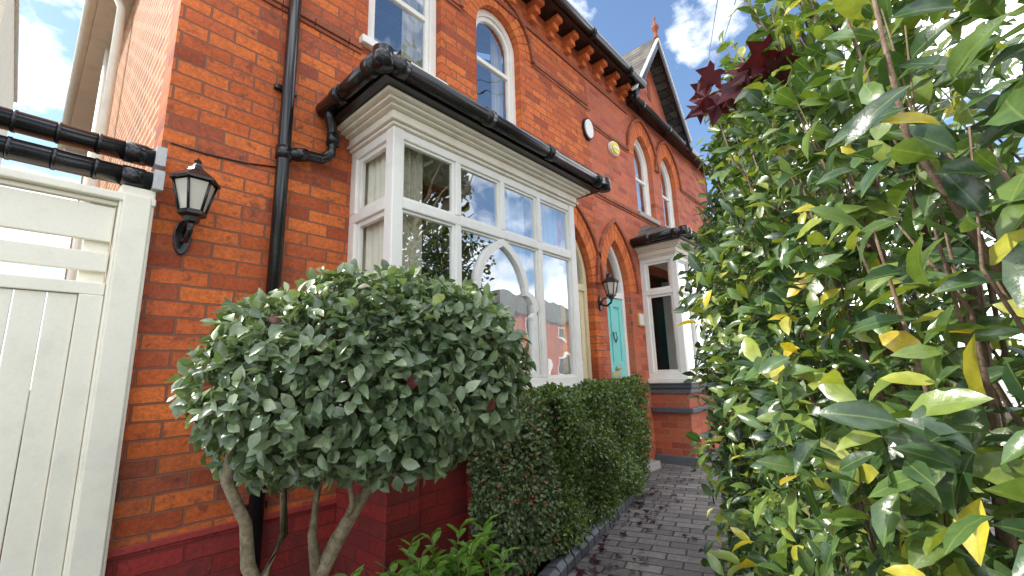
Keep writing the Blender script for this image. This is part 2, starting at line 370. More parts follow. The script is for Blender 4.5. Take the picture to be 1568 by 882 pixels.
boxes('quoin_return',[(.328,.34,WY+.003,WY+.225,-1.2,3.8)],M_brick,H1,0)
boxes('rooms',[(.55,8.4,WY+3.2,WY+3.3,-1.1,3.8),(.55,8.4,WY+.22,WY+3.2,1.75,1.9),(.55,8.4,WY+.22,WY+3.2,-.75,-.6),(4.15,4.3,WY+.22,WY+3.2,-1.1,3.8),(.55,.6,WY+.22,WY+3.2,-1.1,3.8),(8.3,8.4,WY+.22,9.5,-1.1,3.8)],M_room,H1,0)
V=[(.1,2.2,3.86),(5.3,2.2,3.86),(5.3,5.98,6.6),(.1,5.98,6.6),(.1,9.7,3.86),(5.3,9.7,3.86),(.1,2.2,3.82),(5.3,2.2,3.82)]
mesh('roof',V,[(0,1,2,3),(3,2,5,4),(0,3,4)],M_slate,H1)
V=[(5.3,2.3,3.72),(8.5,2.3,3.72),(8.5,5.98,6.5),(5.3,5.98,6.5),(5.3,9.7,3.86),(8.5,9.7,3.86)]
mesh('roof',V,[(0,1,2,3),(3,2,5,4)],M_slate,H2)
boxes('side_eaves',[(.1,.335,WY-.1,9.6,3.72,3.84)],M_cream,H1,.004)
tube('side_gutter',[(.06,2.4,3.78),(.06,9.7,3.78)],.055,M_cream,H1)
tube('side_downpipe',[(.27,6.2,3.7),(.27,6.2,-1.1)],.04,M_cream,H1)
tube('side_downpipe_low',[(.12,5.0,3.74),(.25,5.0,3.45),(.27,5.0,-1.1)],.035,M_cream,H1)
boxes('soffit',[(.1,5.28,2.24,WY,3.805,3.85)],M_black,H1,0)
def gutter(name,x0,x1,y,z,r,par,br=.9):
    V=[];F=[]; tube_vf([(x0,y,z),(x1,y,z)],r,14,V,F)
    x=x0+.3
    while x<x1-.1:
        tube_vf([(x-.03,y,z),(x+.03,y,z)],r*1.15,14,V,F); x+=br
    fixn(mesh(name,V,F,M_black,par,True))
gutter('eaves_gutter',.1,5.3,2.2,3.85,.055,H1); gutter('eaves_gutter',5.12,8.5,2.3,3.66,.05,H2)
boxes('soffit',[(5.285,8.5,2.33,WY,3.66,3.70)],M_black,H2,0)
L=[]
x=.6
while x<5.25:
    L+=[(x-.05,x+.05,WY-.17,WY+.02,3.74,3.803),(x-.045,x+.045,WY-.115,WY+.02,3.67,3.738),(x-.04,x+.04,WY-.06,WY+.02,3.6,3.668)]; x+=.32
boxes('eaves_corbels',L,M_vous,H1,.008)
boxes('eaves_band',[(.33,5.25,WY-.02,WY+.02,3.5,3.55)],M_mould,H1,.004)
def strc(name,segs,z,par):
    L=[]
    for a,b in segs:
        x=a
        while x<b-.01:
            e=min(x+.225,b); L+=[(x+.002,e-.002,WY-.022,WY+.01,z,z+.045),(x+.002,e-.002,WY-.012,WY+.01,z-.03,z-.002)]; x=e
    boxes(name,L,M_mould,par,.006)
strc('string_course',[(.34,.98),(.98,1.3),(2.02,2.33)],2.17,H1); strc('string_course',[(3.02,4.2)],2.17,H1)
strc('string_course_upper',[(.34,1.3),(2.02,2.2),(3.15,4.2)],3.12,H1)
strc('string_course',[(4.23,8.3)],2.03,H2); strc('string_course_upper',[(4.23,5.2),(6.08,6.1),(7.0,8.3)],2.92,H2)
for nm,A,par in (('arch_window',A2,H1),('arch_door',D1,H1),('arch_door',D2,H2),('arch_window',A3,H2),('arch_window',A4,H2)):
    ring(nm,A[0],A[1],A[3],A[4],A[5],-.002,.11,WY-.004,WY+.05,M_vous,par,9 if A[5] else 8)
    ring(nm+'_outer',A[0],A[1],A[3],A[4],A[5],.115,.17,WY-.007,WY+.04,M_vous,par,9 if A[5] else 8)
    ring(nm+'_hood',A[0],A[1],A[3],A[4],A[5],.173,.215,WY-.035,WY+.03,M_mould,par,11,.02)
P=[[(1.30+i*.075+.003,3.32),(1.30+(i+1)*.075-.003,3.32),(1.30+(i+1)*.075-.003,3.55),(1.30+i*.075+.003,3.55)] for i in range(10)]
V,F=prism_y(P,WY-.004,WY+.05); mesh('window_lintel',V,F,M_vous,H1,False,.002)
def curtain(name,x0,x1,y,z0,z1,par,n=26,amp=.018,axis=0,mat=None):
    V=[];F=[]; n=n*2
    for i in range(n+1):
        t=i/n; x=x0+(x1-x0)*t; d=amp*math.sin(t*n*.45)+amp*.4*math.sin(t*n*.19+1)
        for z in (z0,z1):
            V.append((x,y+d,z) if axis==0 else (y+d,x,z))
    for i in range(n): F.append((2*i,2*i+2,2*i+3,2*i+1))
    mesh(name,V,F,mat or M_curt,par,True)
def archwin(A,par,rail,blind=True):
    x0,x1,zb,zs,za,pt=A; y=WY+.07
    holed('window_frame',arch(x0,x1,zb,zs,za,pt),[arch(x0+.05,x1-.05,zb+.05,zs,za-.06,pt)],y,y+.09,M_white,par,.003)
    holed('window_sash',arch(x0+.052,x1-.052,zb+.052,zs,za-.063,pt),[arch(x0+.085,x1-.085,rail+.025,zs,za-.105,pt),rect(x0+.085,x1-.085,zb+.11,rail-.015)],y+.02,y+.06,M_white,par,.003)
    holed('window_glass',arch(x0+.08,x1-.08,zb+.08,zs,za-.1,pt),[],y+.038,y+.044,M_glass,par)
    boxes('window_sill',[(x0-.04,x1+.04,WY-.04,y+.01,zb-.06,zb+.005)],M_stone,par,.006)
    curtain('curtain',x0+.05,x0+.17,y+.15,zb,za,par)
    curtain('curtain',x1-.17,x1-.05,y+.15,zb,za,par)
archwin(A2,H1,2.85); archwin(A3,H2,2.68); archwin(A4,H2,2.68)
y=WY+.06
holed('window_frame',W1,[rect(1.40,1.92,2.33,3.26)],y,y+.1,M_white,H1,.004)
holed('window_sash',rect(1.402,1.918,2.332,3.258),[rect(1.435,1.885,2.39,2.84),rect(1.435,1.885,2.88,3.22)],y+.02,y+.06,M_white,H1,.003)
holed('window_glass',rect(1.42,1.9,2.35,3.25),[],y+.038,y+.044,M_glass,H1)
boxes('window_sill',[(1.28,2.02,WY-.05,y+.01,2.215,2.272)],M_white,H1,.006)
curtain('curtain',1.76,1.95,y+.16,2.3,3.3,H1)
def door(A,par,mat):
    x0,x1,zb,zs,za,pt=A; y=WY+.08
    holed('door_frame',arch(x0,x1,zb,zs,za,pt),[arch(x0+.05,x1-.05,.93,.95,za-.07,pt),rect(x0+.05,x1-.05,zb+.02,.86)],y,y+.08,M_white if par is H2 else M_doorc,par,.004)
    holed('fanlight',arch(x0+.04,x1-.04,.9,.95,za-.06,pt),[],y+.04,y+.046,M_glass,par)
    xa,xb=x0+.052,x1-.052; xm=(xa+xb)/2
    holed('door_leaf',rect(xa,xb,zb+.02,.858),[rect(xa+.07,xm-.03,.1,.75),rect(xm+.03,xb-.07,.1,.75),rect(xa+.07,xm-.03,-.85,-.15),rect(xm+.03,xb-.07,-.85,-.15)],y+.02,y+.06,mat,par,.006)
    boxes('door_panels',[(xa+.05,xb-.05,y+.04,y+.052,zb+.04,.82)],mat,par,0)
    boxes('letter_plate',[(xm-.1,xm+.1,y+.008,y+.021,-.06,-.01)],M_brass,par,.004)
    lathe('door_knob',[(.0,0),(.012,.0),(.012,.03),(.028,.04),(.02,.06),(0,.062)],14,(xm,y-.045,.03),M_brass,par,True,axis='Y')
    tube('door_knocker',[(xm-.03,y+.01,.45),(xm-.035,y,.38),(xm,y,.33),(xm+.035,y,.38),(xm+.03,y+.01,.45)],.007,M_black,par,8)
    boxes('door_step',[(x0-.05,x1+.05,WY-.18,y+.05,GZ-.05,-1.0)],M_stone,par,.01)
door(D1,H1,M_doorc); door(D2,H2,M_teal)
# bays
def goth(c,w,zt):
    a=[(w,-.03),(w,.40),(w-.01,.43),(w+.02,.46),(w+.005,.52),(w-.04,.565),(w-.09,.58),(w-.085,.61)]
    for i in range(1,9):
        t=i/8; a.append(((w-.085)*(1-t**1.55),.61+(zt-.61)*(1.5*t-.5*t*t)))
    return [(c+p[0],p[1]) for p in a]+[(c-p[0],p[1]) for p in reversed(a[:-1])]
def bay(par,x0,x1,yf,near):
    zb,zt=-.10,1.40; tr=.955; n=4; c=.07; bw=(x1-x0-2*c)/n
    Bf=[]; 
    Bf+=[(x0,x0+c,yf,yf+.08,zb,zt),(x1-c,x1,yf,yf+.08,zb,zt)]
    Bf+=[(x0+c,x1-c,yf+.006,yf+.074,zt-.055,zt),(x0+c,x1-c,yf+.004,yf+.076,tr-.03,tr+.03),(x0+c,x1-c,yf+.006,yf+.074,zb,zb+.07)]
    for i in range(1,n):
        x=x0+c+i*bw
        if not (near and i==2): Bf+=[(x-.022,x+.022,yf+.002,yf+.072,zb+.07,tr-.03)]
        Bf+=[(x-.022,x+.022,yf+.002,yf+.072,tr+.03,zt-.055)]
    ys=yf+.08; ye=WY-.001
    for xs in (x0,x1-.07):
        Bf+=[(xs+.004,xs+.066,ys,ye,zt-.055,zt),(xs+.003,xs+.067,ys,ye,tr-.03,tr+.03),(xs+.004,xs+.066,ys,ye,zb,zb+.07),(xs+.002,xs+.068,ye-.07,ye,zb+.07,tr-.03),(xs+.002,xs+.068,ye-.07,ye,tr+.03,zt-.055)]
    boxes('bay_frame',Bf,M_white,par,.006)
    Bb=[]
    def bead(a,b,z0,z1):
        t=.016
        return [(a,a+t,yf+.02,yf+.055,z0,z1),(b-t,b,yf+.02,yf+.055,z0,z1),(a+t,b-t,yf+.021,yf+.054,z0,z0+t),(a+t,b-t,yf+.021,yf+.054,z1-t,z1)]
    for i in range(n):
        a=x0+c+i*bw+(.022 if i else 0); b=x0+c+(i+1)*bw-(.022 if i<n-1 else 0)
        Bb+=bead(a,b,tr+.03,zt-.055)
        if not(near and i in (1,2)): Bb+=bead(a,b,zb+.07,tr-.03)
    if near:
        a=x0+c+bw+.022; b=x0+c+3*bw-.022; Bb+=bead(a,b,zb+.07,tr-.03)
        cc=(a+b)/2; w=(b-a)/2
        go=goth(cc,w-.045,tr-.03); gi=[(cc+(p[0]-cc)*.86,p[1]+(0.045 if p[1]<0 else (-.055 if p[1]>.6 else -.03))) for p in go]
        holed('bay_arch_glazing_bar',go,[gi],yf+.008,yf+.062,M_white,par,.006)
    for xs in (x0,x1-.07):
        for z0,z1 in ((zb+.07,tr-.03),(tr+.03,zt-.055)):
            t=.03; a,b=ys,ye-.07
            Bb+=[(xs+.02,xs+.05,a,a+t,z0,z1),(xs+.02,xs+.05,b-t,b,z0,z1),(xs+.021,xs+.049,a+t,b-t,z0,z0+t),(xs+.021,xs+.049,a+t,b-t,z1-t,z1)]
    boxes('bay_beads',Bb,M_white,par,.003)
    holed('bay_glass',rect(x0+c,x1-c,zb+.05,zt-.04),[],yf+.034,yf+.040,M_glass,par)
    boxes('bay_side_glass',[(x0+.033,x0+.038,ys,ye-.03,zb+.05,zt-.04),(x1-.038,x1-.033,ys,ye-.03,zb+.05,zt-.04)],M_glass2,par,0)
    boxes('bay_sill',[(x0-.05,x1+.05,yf-.06,WY-.002,zb-.06,zb-.001)],M_white,par,.01)
    boxes('bay_lining',[(x1-.09,x1-.08,WY-.02,WY+.4,zb,zt-.01),(x0+.1,x1-.1,yf+.2,WY+.4,zb-.02,zb+.02)],M_white,par,0)
    st=[(.015,1.40,1.42),(.035,1.421,1.437),(.02,1.438,1.485),(.05,1.486,1.502),(.08,1.503,1.522),(.11,1.523,1.545)]
    boxes('bay_cornice',[(x0-a,x1+a,yf-a,WY-.002-a*.01,z0,z1) for a,z0,z1 in st],M_cream,par,.006)
    boxes('bay_soffit',[(x0-.165,x1+.165,yf-.165,WY-.004,1.546,1.57)],M_black,par,.002)
    boxes('bay_fascia',[(x0-.15,x1+.15,yf-.15,WY-.005,1.571,1.63)],M_black,par,.002)
    g=.048; e=.200; z=1.603
    V=[];F=[]
    for pts in ([(x0-e,WY-.02,z),(x0-e,yf-e+.0,z)],[(x0-e,yf-e,z),(x1+e,yf-e,z)],[(x1+e,yf-e,z),(x1+e,WY-.02,z)]): tube_vf(pts,g,16,V,F)
    for xx in (x0-e+.10,x0+.55,x0+1.2,x1+e-.12): tube_vf([(xx-.035,yf-e,z),(xx+.035,yf-e,z)],g*1.16,16,V,F)
    for yy in (yf-e+.1,yf+.25): tube_vf([(x0-e,yy-.035,z),(x0-e,yy+.035,z)],g*1.16,16,V,F)
    tube_vf([(x0-e,yf-e,z-.055),(x0-e,yf-e,z+.045)],g*1.1,16,V,F); tube_vf([(x1+e,yf-e,z-.055),(x1+e,yf-e,z+.045)],g*1.1,16,V,F)
    fixn(mesh('bay_gutter',V,F,M_black,par,True))
    a=.15
    V=[(x0-a,yf-a,1.635),(x1+a,yf-a,1.635),(x1-.25,WY,1.95),(x0+.25,WY,1.95),(x0-a,WY,1.635),(x1+a,WY,1.635)]
    mesh('bay_roof',V,[(0,1,2,3),(0,3,4),(1,5,2)],M_slate,par)
    y0=yf+.02
    if near:
        boxes('bay_base_brick',[(x0+.02,x1-.02,y0,WY,-.42,zb-.06)],M_brickred,par,0)
        boxes('bay_base_cap',[(x0-.02,x1+.02,y0-.035,WY,-.455,-.421)],M_red,par,.01)
        boxes('bay_base',[(x0+.02,x1-.02,y0,WY,-1.2,-.456)],M_redbrick,par,0)
        boxes('bay_base_piers',[(x0+.0,x0+.2,y0-.03,WY,-1.2,-.456),(x0+.55,x0+.72,y0-.03,y0+.1,-1.2,-.456),(x1-.2,x1,y0-.03,WY,-1.2,-.456),(x0+.2,x1-.2,y0-.022,y0+.1,-1.2,-.95)],M_redbrick,par,.006)
    else:
        boxes('bay_base_bands',[(x0-.02,x1+.02,yf-.04,WY,-.22,-.161),(x0+.0,x1,yf-.02,WY,-.28,-.222)],M_blue,par,.01)
        boxes('bay_base_brick',[(x0+.02,x1-.02,y0,WY,-1.2,-.281)],M_brickred,par,0)
        boxes('bay_base_band_low',[(x0-.03,x1+.03,y0-.05,WY,-.50,-.44),(x0-.02,x1+.02,y0-.04,WY,-1.2,-.98)],M_blue,par,.01)
BX0,BX1,BY=1.26,3.05,1.98
bay(H1,BX0,BX1,BY,True)
bay(H2,5.25,6.95,1.98,False)
curtain('bay_curtain',BX0+.10,BX0+.27,BY+.12,-.05,1.37,H1)
curtain('bay_side_curtain',BY+.12,WY-.02,BX0+.085,-.05,1.37,H1,34,.010,1)
curtain('bay_curtain_right',BX1-.42,BX1-.1,BY+.12,-.05,1.37,H1,44,.018,0,M_net)
curtain('bay_net',BX1-.80,BX1-.50,BY+.14,-.05,1.37,H1,36,.014,0,M_net)
curtain('bay_curtain',5.36,5.56,2.12,-.05,1.37,H2); curtain('bay_curtain',6.5,6.8,2.14,-.05,1.37,H2)
# gable on far house
GL,GR,GP=5.2,6.98,6.07
holed('gable_wall',[(GL+.1,3.72),(GR-.1,3.72),(GP,4.92)],[],WY-.02,WY+.2,M_brickred,H2)
def barge(x0,z0,x1,z1,y0,y1,t,mat,nm):
    V,F=prism_y([[(x0,z0),(x1,z1),(x1,z1-t),(x0,z0-t)]],y0,y1); fixn(mesh(nm,V,F,mat,H2,False,.004))
for sx in (GL-.1,GR+.1):
    barge(sx,3.70,GP,5.05,2.22,2.26,.14,M_black,'bargeboard'); barge(sx,3.745,GP,5.095,2.20,2.285,.045,M_white,'verge')
mesh('gable_roof',[(GL-.1,2.24,3.76),(GP,2.24,5.11),(GP,4.6,5.11),(GL-.1,4.6,3.76),(GR+.1,2.24,3.76),(GR+.1,4.6,3.76)],[(0,1,2,3),(1,4,5,2)],M_slate,H2)
lathe('gable_finial',[(.03,0),(.05,.03),(.025,.08),(.03,.16),(.055,.2),(.055,.25),(.02,.3),(.012,.36),(.025,.39),(0,.42)],12,(GP,2.24,5.06),M_mould,H2,True)
boxes('gable_vent',[(GP-.05,GP+.05,WY-.03,WY,4.1,4.45)],M_mould,H2,.004)
DP=root('drainpipe')
tube('pipe',[(.84,2.40,3.8),(.84,2.40,-1.05)],.034,M_black,DP,16)
V=[];F=[]
for z in (2.6,1.22,-.2,-.9): tube_vf([(.84,2.40,z-.03),(.84,2.40,z+.04)],.042,16,V,F)
fixn(mesh('pipe_collars',V,F,M_black,DP,True))
boxes('pipe_clips',[(.78,.90,2.43,2.458,z,z+.03) for z in (1.62,.1,-.6)],M_black,DP,.003)
V=[];F=[]
tube_vf([(1.065,2.36,1.60),(1.075,2.38,1.53),(1.10,2.395,1.48),(1.11,2.40,1.40),(1.10,2.40,1.32),(1.05,2.40,1.27),(.97,2.40,1.26),(.84,2.40,1.22)],.031,14,V,F)
tube_vf([(1.11,2.4,1.45),(1.11,2.4,1.38)],.038,14,V,F); tube_vf([(.96,2.40,1.26),(.9,2.40,1.24)],.038,14,V,F)
fixn(mesh('bay_branch',V,F,M_black,DP,True))
tube('wall_cable',[(.36,WY-.006,1.12),(.5,WY-.006,1.115),(.68,WY-.006,1.13),(.83,WY-.006,1.16)],.004,M_black,H1,6)
def oval(name,x,z,rx,rz,mat,rim,d=.03):
    P=root(name)
    pts=[(x+rx*math.cos(a*math.pi/16),z+rz*math.sin(a*math.pi/16)) for a in range(32)]
    V,F=prism_y([pts],WY-d*.7,WY-.001); fixn(mesh('rim',V,F,rim,P,False,.004))
    V,F=prism_y([[(x+(p[0]-x)*.84,z+(p[1]-z)*.84) for p in pts]],WY-d,WY-.01); fixn(mesh('face',V,F,mat,P,False,.002))
    return P
oval('wall_plaque',4.16,2.80,.10,.14,M_white,M_black,.045)
P=oval('alarm_box',4.76,2.78,.11,.095,M_yellow,M_white,.06)
boxes('alarm_label',[(4.70,4.82,WY-.064,WY-.059,2.765,2.80)],M_white,P,0)
P=root('house_sign'); boxes('plate',[(5.06,5.2,WY-.03,WY-.001,.54,.70)],M_brass,P,.005); boxes('plate_face',[(5.075,5.185,WY-.034,WY-.0301,.555,.685)],M_cream,P,0)
def lantern(x,zb,s,proj):
    P=root('wall_lantern'); y=WY-proj
    f=lambda pr:[(r*s,zz*s) for r,zz in pr]
    zc=zb+.14*s
    lathe('lantern_roof',f([(.098,.155),(.100,.165),(.07,.19),(.035,.215),(.03,.225),(.022,.235),(.012,.25),(.016,.262),(0,.28)]),6,(x,y,zc),M_black,P)
    lathe('lantern_glass',f([(.045,.02),(.078,.15)]),6,(x,y,zc),M_lglass,P)
    lathe('lantern_base',f([(0,-.06),(.012,-.055),(.014,-.04),(.03,-.03),(.034,-.01),(.056,0),(.056,.018),(.045,.022)]),6,(x,y,zc),M_black,P)
    V=[];F=[]
    for i in range(6):
        a=math.pi/3*i
        tube_vf([(x+.050*s*math.cos(a),y+.050*s*math.sin(a),zc+.015*s),(x+.083*s*math.cos(a),y+.083*s*math.sin(a),zc+.155*s)],.006*s,6,V,F)
    tube_vf([(x,y,zc-.04*s),(x,y+.01,zc-.075*s),(x,y+proj*.4,zc-.105*s),(x,y+proj*.75,zc-.09*s),(x,WY-.01,zc-.05*s)],.012*s,8,V,F)
    tube_vf([(x,WY-.02,zc-.05*s),(x,WY-.05,zc-.02*s),(x,y+.05,zc-.01*s)],.008*s,8,V,F)
    fixn(mesh('lantern_frame',V,F,M_black,P,True))
    V,F=prism_y([[(x+.035*s*math.cos(a)*(1 if abs(math.sin(a))<.8 else .8),zc-.07*s+.085*s*math.sin(a)) for a in [k*math.pi/8 for k in range(16)]]],WY-.018,WY-.001)
    fixn(mesh('backplate',V,F,M_black,P,False,.004))
lantern(.445,.60,1.0,.15); lantern(4.19,.66,.95,.15)
# ---------------------------------------------------------------- gate
G=root('garden_gate'); gy=2.40
boxes('gate_post',[(.205,.322,gy-.02,WY+.02,-1.08,.84),(.215,.31,gy-.034,gy-.021,-1.08,.80)],M_gate,G,.006)
boxes('gate_cap',[(-1.2,.325,gy-.03,gy+.07,.765,.80)],M_gate,G,.006)
boxes('gate_rails',[(-1.2,.204,gy,gy+.03,.745,.764),(-1.2,.2,gy+.004,gy+.03,.585,.735),(-1.2,.2,gy+.004,gy+.03,.457,.537),(-1.2,.203,gy-.006,gy+.04,.36,.41)],M_gate,G,.004)
boxes('gate_stile',[(.13,.203,gy-.010,gy-.001,-1.03,.359)],M_gate,G,.004)
L=[];x=.129
while x>-1.2: L.append((x-.082,x,gy+.006,gy+.028,-1.03,.358)); x-=.085
boxes('gate_boards',L,M_gate,G,.003)
boxes('gate_uprights',[(-.55,-.5,gy+.031,gy+.07,-1.03,.76),(.12,.2,gy+.031,gy+.07,-1.03,.76)],M_gate,G,.003)
PP=root('overhead_pipes')
for z,yy in ((1.005,2.42),(.885,2.40)):
    V=[];F=[]; tube_vf([(-1.6,yy,z),(.30,yy,z)],.042,18,V,F)
    for xx in (-.12,.12,.0): tube_vf([(xx-.006,yy,z),(xx+.006,yy,z)],.045,18,V,F)
    tube_vf([(.20,yy,z),(.275,yy,z)],.0465,18,V,F)
    fixn(mesh('pipe_run',V,F,M_black,PP,True))
    boxes('pipe_bracket',[(.302,.34,yy-.05,yy+.05,z-.045,z+.045)],M_metal,PP,.002)
NB=root('rendered_house'); boxes('walls',[(-7,-.92,11,17,-1.1,8)],M_beige,NB,0)
boxes('neighbour_fascia',[(-7.2,-.86,10.9,17,7.6,7.75)],M_white,NB,0)
# ---------------------------------------------------------------- opposite houses + tree
OH=root('brick_terrace')
boxes('walls',[(8,50,-26,-19,-1.1,4.6)],M_brickred,OH,0)
mesh('roof',[(7.7,-18.7,4.6),(50.3,-18.7,4.6),(50.3,-22.5,7.2),(7.7,-22.5,7.2),(7.7,-26.3,4.6),(50.3,-26.3,4.6)],[(0,1,2,3),(3,2,5,4),(0,3,4),(1,5,2)],M_slate,OH)
L=[];L2=[]
for i in range(9):
    x=9+i*4.6
    for z in (-.1,2.6): L.append((x,x+1.4,-19.0,-18.94,z,z+1.5)); L2.append((x+.12,x+1.28,-18.94,-18.93,z+.12,z+1.38))
    L.append((x+2.6,x+3.5,-19.0,-18.94,-1.1,1.1))
boxes('window_frames',L,M_white,OH,0); boxes('panes',L2,M_asph,OH,0)
def tree(name,base,h,cr,cz,n,sz,cf=.78):
    T=root(name); V=[];F=[]; b=Vector(base)
    tube_vf([b,b+Vector((.1,.05,h*.3)),b+Vector((.0,.1,h*.6)),b+Vector((.2,0,h*.9))],[.22,.17,.12,.05],10,V,F)
    for i in range(14):
        a=random.uniform(0,6.28); z0=random.uniform(.45,.75)*h; e=Vector((math.cos(a)*cr*.8,math.sin(a)*cr*.8,random.uniform(.1,.3)*h))
        s=b+Vector((.05,.05,z0)); tube_vf([s,s+e*.5+Vector((0,0,-.1)),s+e],[.08,.05,.015],6,V,F)
    fixn(mesh('trunk',V,F,M_bark,T,True))
    cc=[]
    for i in range(30):
        d=rv(1)[0]*np.array([cr,cr,cz])*rng.random()**.4
        cc.append(np.array([b.x,b.y,b.z+h*cf])+d)
    cc=np.array(cc); idx=rng.integers(0,30,n); P=cc[idx]+rv(n)*(rng.random((n,1))**.4)*cr*.33
    leaves('crown',P,rv(n),rv(n),sz,sz*.4,M_tree,T,False)
tree('street_tree',(6.4,-5.2,-1.0),9.0,2.3,2.1,11000,.18,.84)
# ---------------------------------------------------------------- round bush
def lump(d,seed,amp=.08):
    return 1+amp*(np.sin(d[:,0]*5+seed)*np.cos(d[:,1]*6+seed*2)+.7*np.sin(d[:,2]*9+d[:,0]*7+seed))
B=root('elaeagnus_bush')
C=np.array([.80,1.33,.025]); ax=np.array([.86,-.51,0]); bx=np.array([.51,.86,0]); cz=np.array([0,0,1.])
n=9800; d=rv(n); r=1-.36*rng.random(n)**1.6; r*=lump(d,1.3,.055)
dd=d/((np.abs(d)**2.9).sum(1)**(1/2.9))[:,None]
sx=.485;sy=.37;sz=.295
P=C+(dd[:,:1]*sx*r[:,None])*ax+(dd[:,1:2]*sy*r[:,None])*bx+(dd[:,2:3]*sz*r[:,None])*cz
P[:,2]-=np.clip(-(P-C)@ax,0,1)*.10
od=unit(d[:,:1]*ax/sx+d[:,1:2]*bx/sy+d[:,2:3]*cz/sz)
D=unit(od*.5+rv(n)*.8+np.array([0,0,-.15])); Nn=unit(od*.85+rv(n)*.6+np.array([0,0,.6]))
rd=rng.random(n)*.97; rd[rng.random(n)<.004]=1.0
leaves('foliage',P,D,Nn,.034+.022*rng.random(n),.0105+.0065*rng.random(n),M_elae,B,True,.4,.25,rd,.07)
Ps=[];Ds=[];V=[];F=[]
for i in range(34):
    k=rv(1)[0]; k[2]=abs(k[2])*.8-.1; k/=np.linalg.norm(k)
    o_=C+k[0]*sx*.85*ax+k[1]*sy*.85*bx+k[2]*sz*.85*cz; dr=unit((k[0]*ax+k[1]*bx+k[2]*cz)[None]+rv(1)*.5)[0]; ln=random.uniform(.06,.12)
    tube_vf([o_,o_+dr*ln],[.003,.0015],4,V,F)
    for j in range(7): Ps.append(o_+dr*ln*(j+1)/7); Ds.append(dr*.5+rv(1)[0])
Ps=np.array(Ps);Ds=np.array(Ds)
leaves('shoot_leaves',Ps,Ds,rv(len(Ps))+np.array([0,0,.8]),.040,.013,M_elae,B,True,.35,.2,None,.05)
tube_vf([(.62,1.40,-1.1),(.60,1.38,-.8),(.53,1.36,-.62),(.47,1.37,-.47),(.45,1.35,-.36),(.40,1.36,-.25),(.42,1.38,-.0)],[.026,.024,.02,.018,.015,.014,.008],9,V,F)
tube_vf([(.60,1.36,-1.1),(.62,1.35,-.75),(.645,1.35,-.56),(.70,1.34,-.46),(.76,1.32,-.36),(.85,1.31,-.25),(.95,1.3,0)],[.032,.027,.025,.022,.018,.015,.008],9,V,F)
tube_vf([(.645,1.35,-.54),(.635,1.37,-.44),(.66,1.4,-.3),(.7,1.4,.1)],[.018,.013,.012,.007],8,V,F)
tube_vf([(.50,1.36,-.52),(.56,1.38,-.42),(.55,1.4,-.2)],[.015,.011,.008],8,V,F)
tube_vf([(.72,1.34,-.42),(.72,1.3,-.36),(.68,1.28,-.22)],[.011,.009,.006],7,V,F)
for i in range(60):
    a=Vector((random.uniform(.45,1.1),random.uniform(1.2,1.45),random.uniform(-.22,0))); k=rv(1)[0]
    e=Vector(C+k*np.array([.38,.28,.25])); tube_vf([a,a.lerp(e,.5)+Vector((0,0,.03)),e],[.008,.006,.003],5,V,F)
fixn(mesh('stems',V,F,M_bark,B,True))
# ---------------------------------------------------------------- clipped hedge
HG=root('clipped_hedge')
fx=np.array([1.75,2.13,2.8,3.6,4.35]); fy=np.array([1.60,1.60,1.74,1.93,2.10])
def front(x): return np.interp(x,fx,fy)
def backy(x): return np.where(x<3.1,1.93,2.38)
def hedge(n,xa,xb,top,bot,nm,mat,l,wd,par,flare=0.0):
    q=rng.random(n); P=np.zeros((n,3)); O=np.zeros((n,3))
    a=q<.58; b=(q>=.58)&(q<.85); c=q>=.85
    x=xa+(xb-xa)*rng.random(n); z=bot+(top-bot)*rng.random(n); 
    yb=backy(x); yf=front(x)
    P[:,0]=x
    P[a]=np.stack([x,yf,z],1)[a]; O[a]=(.2,-1,0)
    yy=yf+(yb-yf)*rng.random(n)
    P[b]=np.stack([x,yy,np.full(n,top)],1)[b]; O[b]=(0,0,1)
    e=rng.random(n)<.7
    ye=np.where(e,front(np.full(n,xa))+(1.93-front(np.full(n,xa)))*rng.random(n),front(np.full(n,xb))+(.25)*rng.random(n))
    P[c]=np.stack([np.where(e,xa,xb),ye,z],1)[c]; O[c]=np.stack([np.where(e,-1.,1.),np.zeros(n),np.zeros(n)],1)[c]
    rr=.07
    k=np.clip((P[:,2]-(top-rr))/rr,0,1); P[:,1]+=np.where(a|c,k**2*rr*.7,0)
    kb=np.clip((P[:,1]-(yf))/rr,0,1); P[:,2]-=np.where(b,(1-kb)**2*rr*.6,0)
    lum=.024*(np.sin(P[:,0]*9)+np.sin(P[:,2]*11+P[:,0]*5)+np.sin(P[:,1]*13+P[:,2]*4))
    P+=O*(lum-.07*rng.random(n)**1.6+.012)[:,None]+rng.normal(size=(n,3))*.008
    D=unit(O*.6+rv(n)*.8+np.array([0,0,.3])); Nn=unit(O*.7+rv(n)*.6+np.array([0,0,.5]))
    leaves(nm,P,D,Nn,l*(.7+.6*rng.random(n)),wd*(.7+.6*rng.random(n)),mat,par,False,.3,.1)
hedge(27000,2.12,4.32,-.12,-1.02,'foliage',M_box,.028,.0105,HG)
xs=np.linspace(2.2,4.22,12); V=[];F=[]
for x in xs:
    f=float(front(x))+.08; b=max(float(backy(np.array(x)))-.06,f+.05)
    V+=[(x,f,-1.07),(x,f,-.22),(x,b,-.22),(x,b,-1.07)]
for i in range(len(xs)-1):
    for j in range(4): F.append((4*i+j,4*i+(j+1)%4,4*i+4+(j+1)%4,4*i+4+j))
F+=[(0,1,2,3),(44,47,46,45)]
m,nt=newmat('hedge_inner_shade'); co=objco(nt); nn=noise(nt,co,70,5,.7); out(nt,bsdf(nt,ramp(nt,nn,[(.4,(.01,.013,.006)),(.65,(.05,.06,.02))]),.95,bump(nt,nn,1,.03))); M_in=m
fixn(mesh('dark_core',V,F,M_in,HG))  # solid core block; shade inside the hedge is put into its dark colour
CT=root('cotoneaster_shrub')
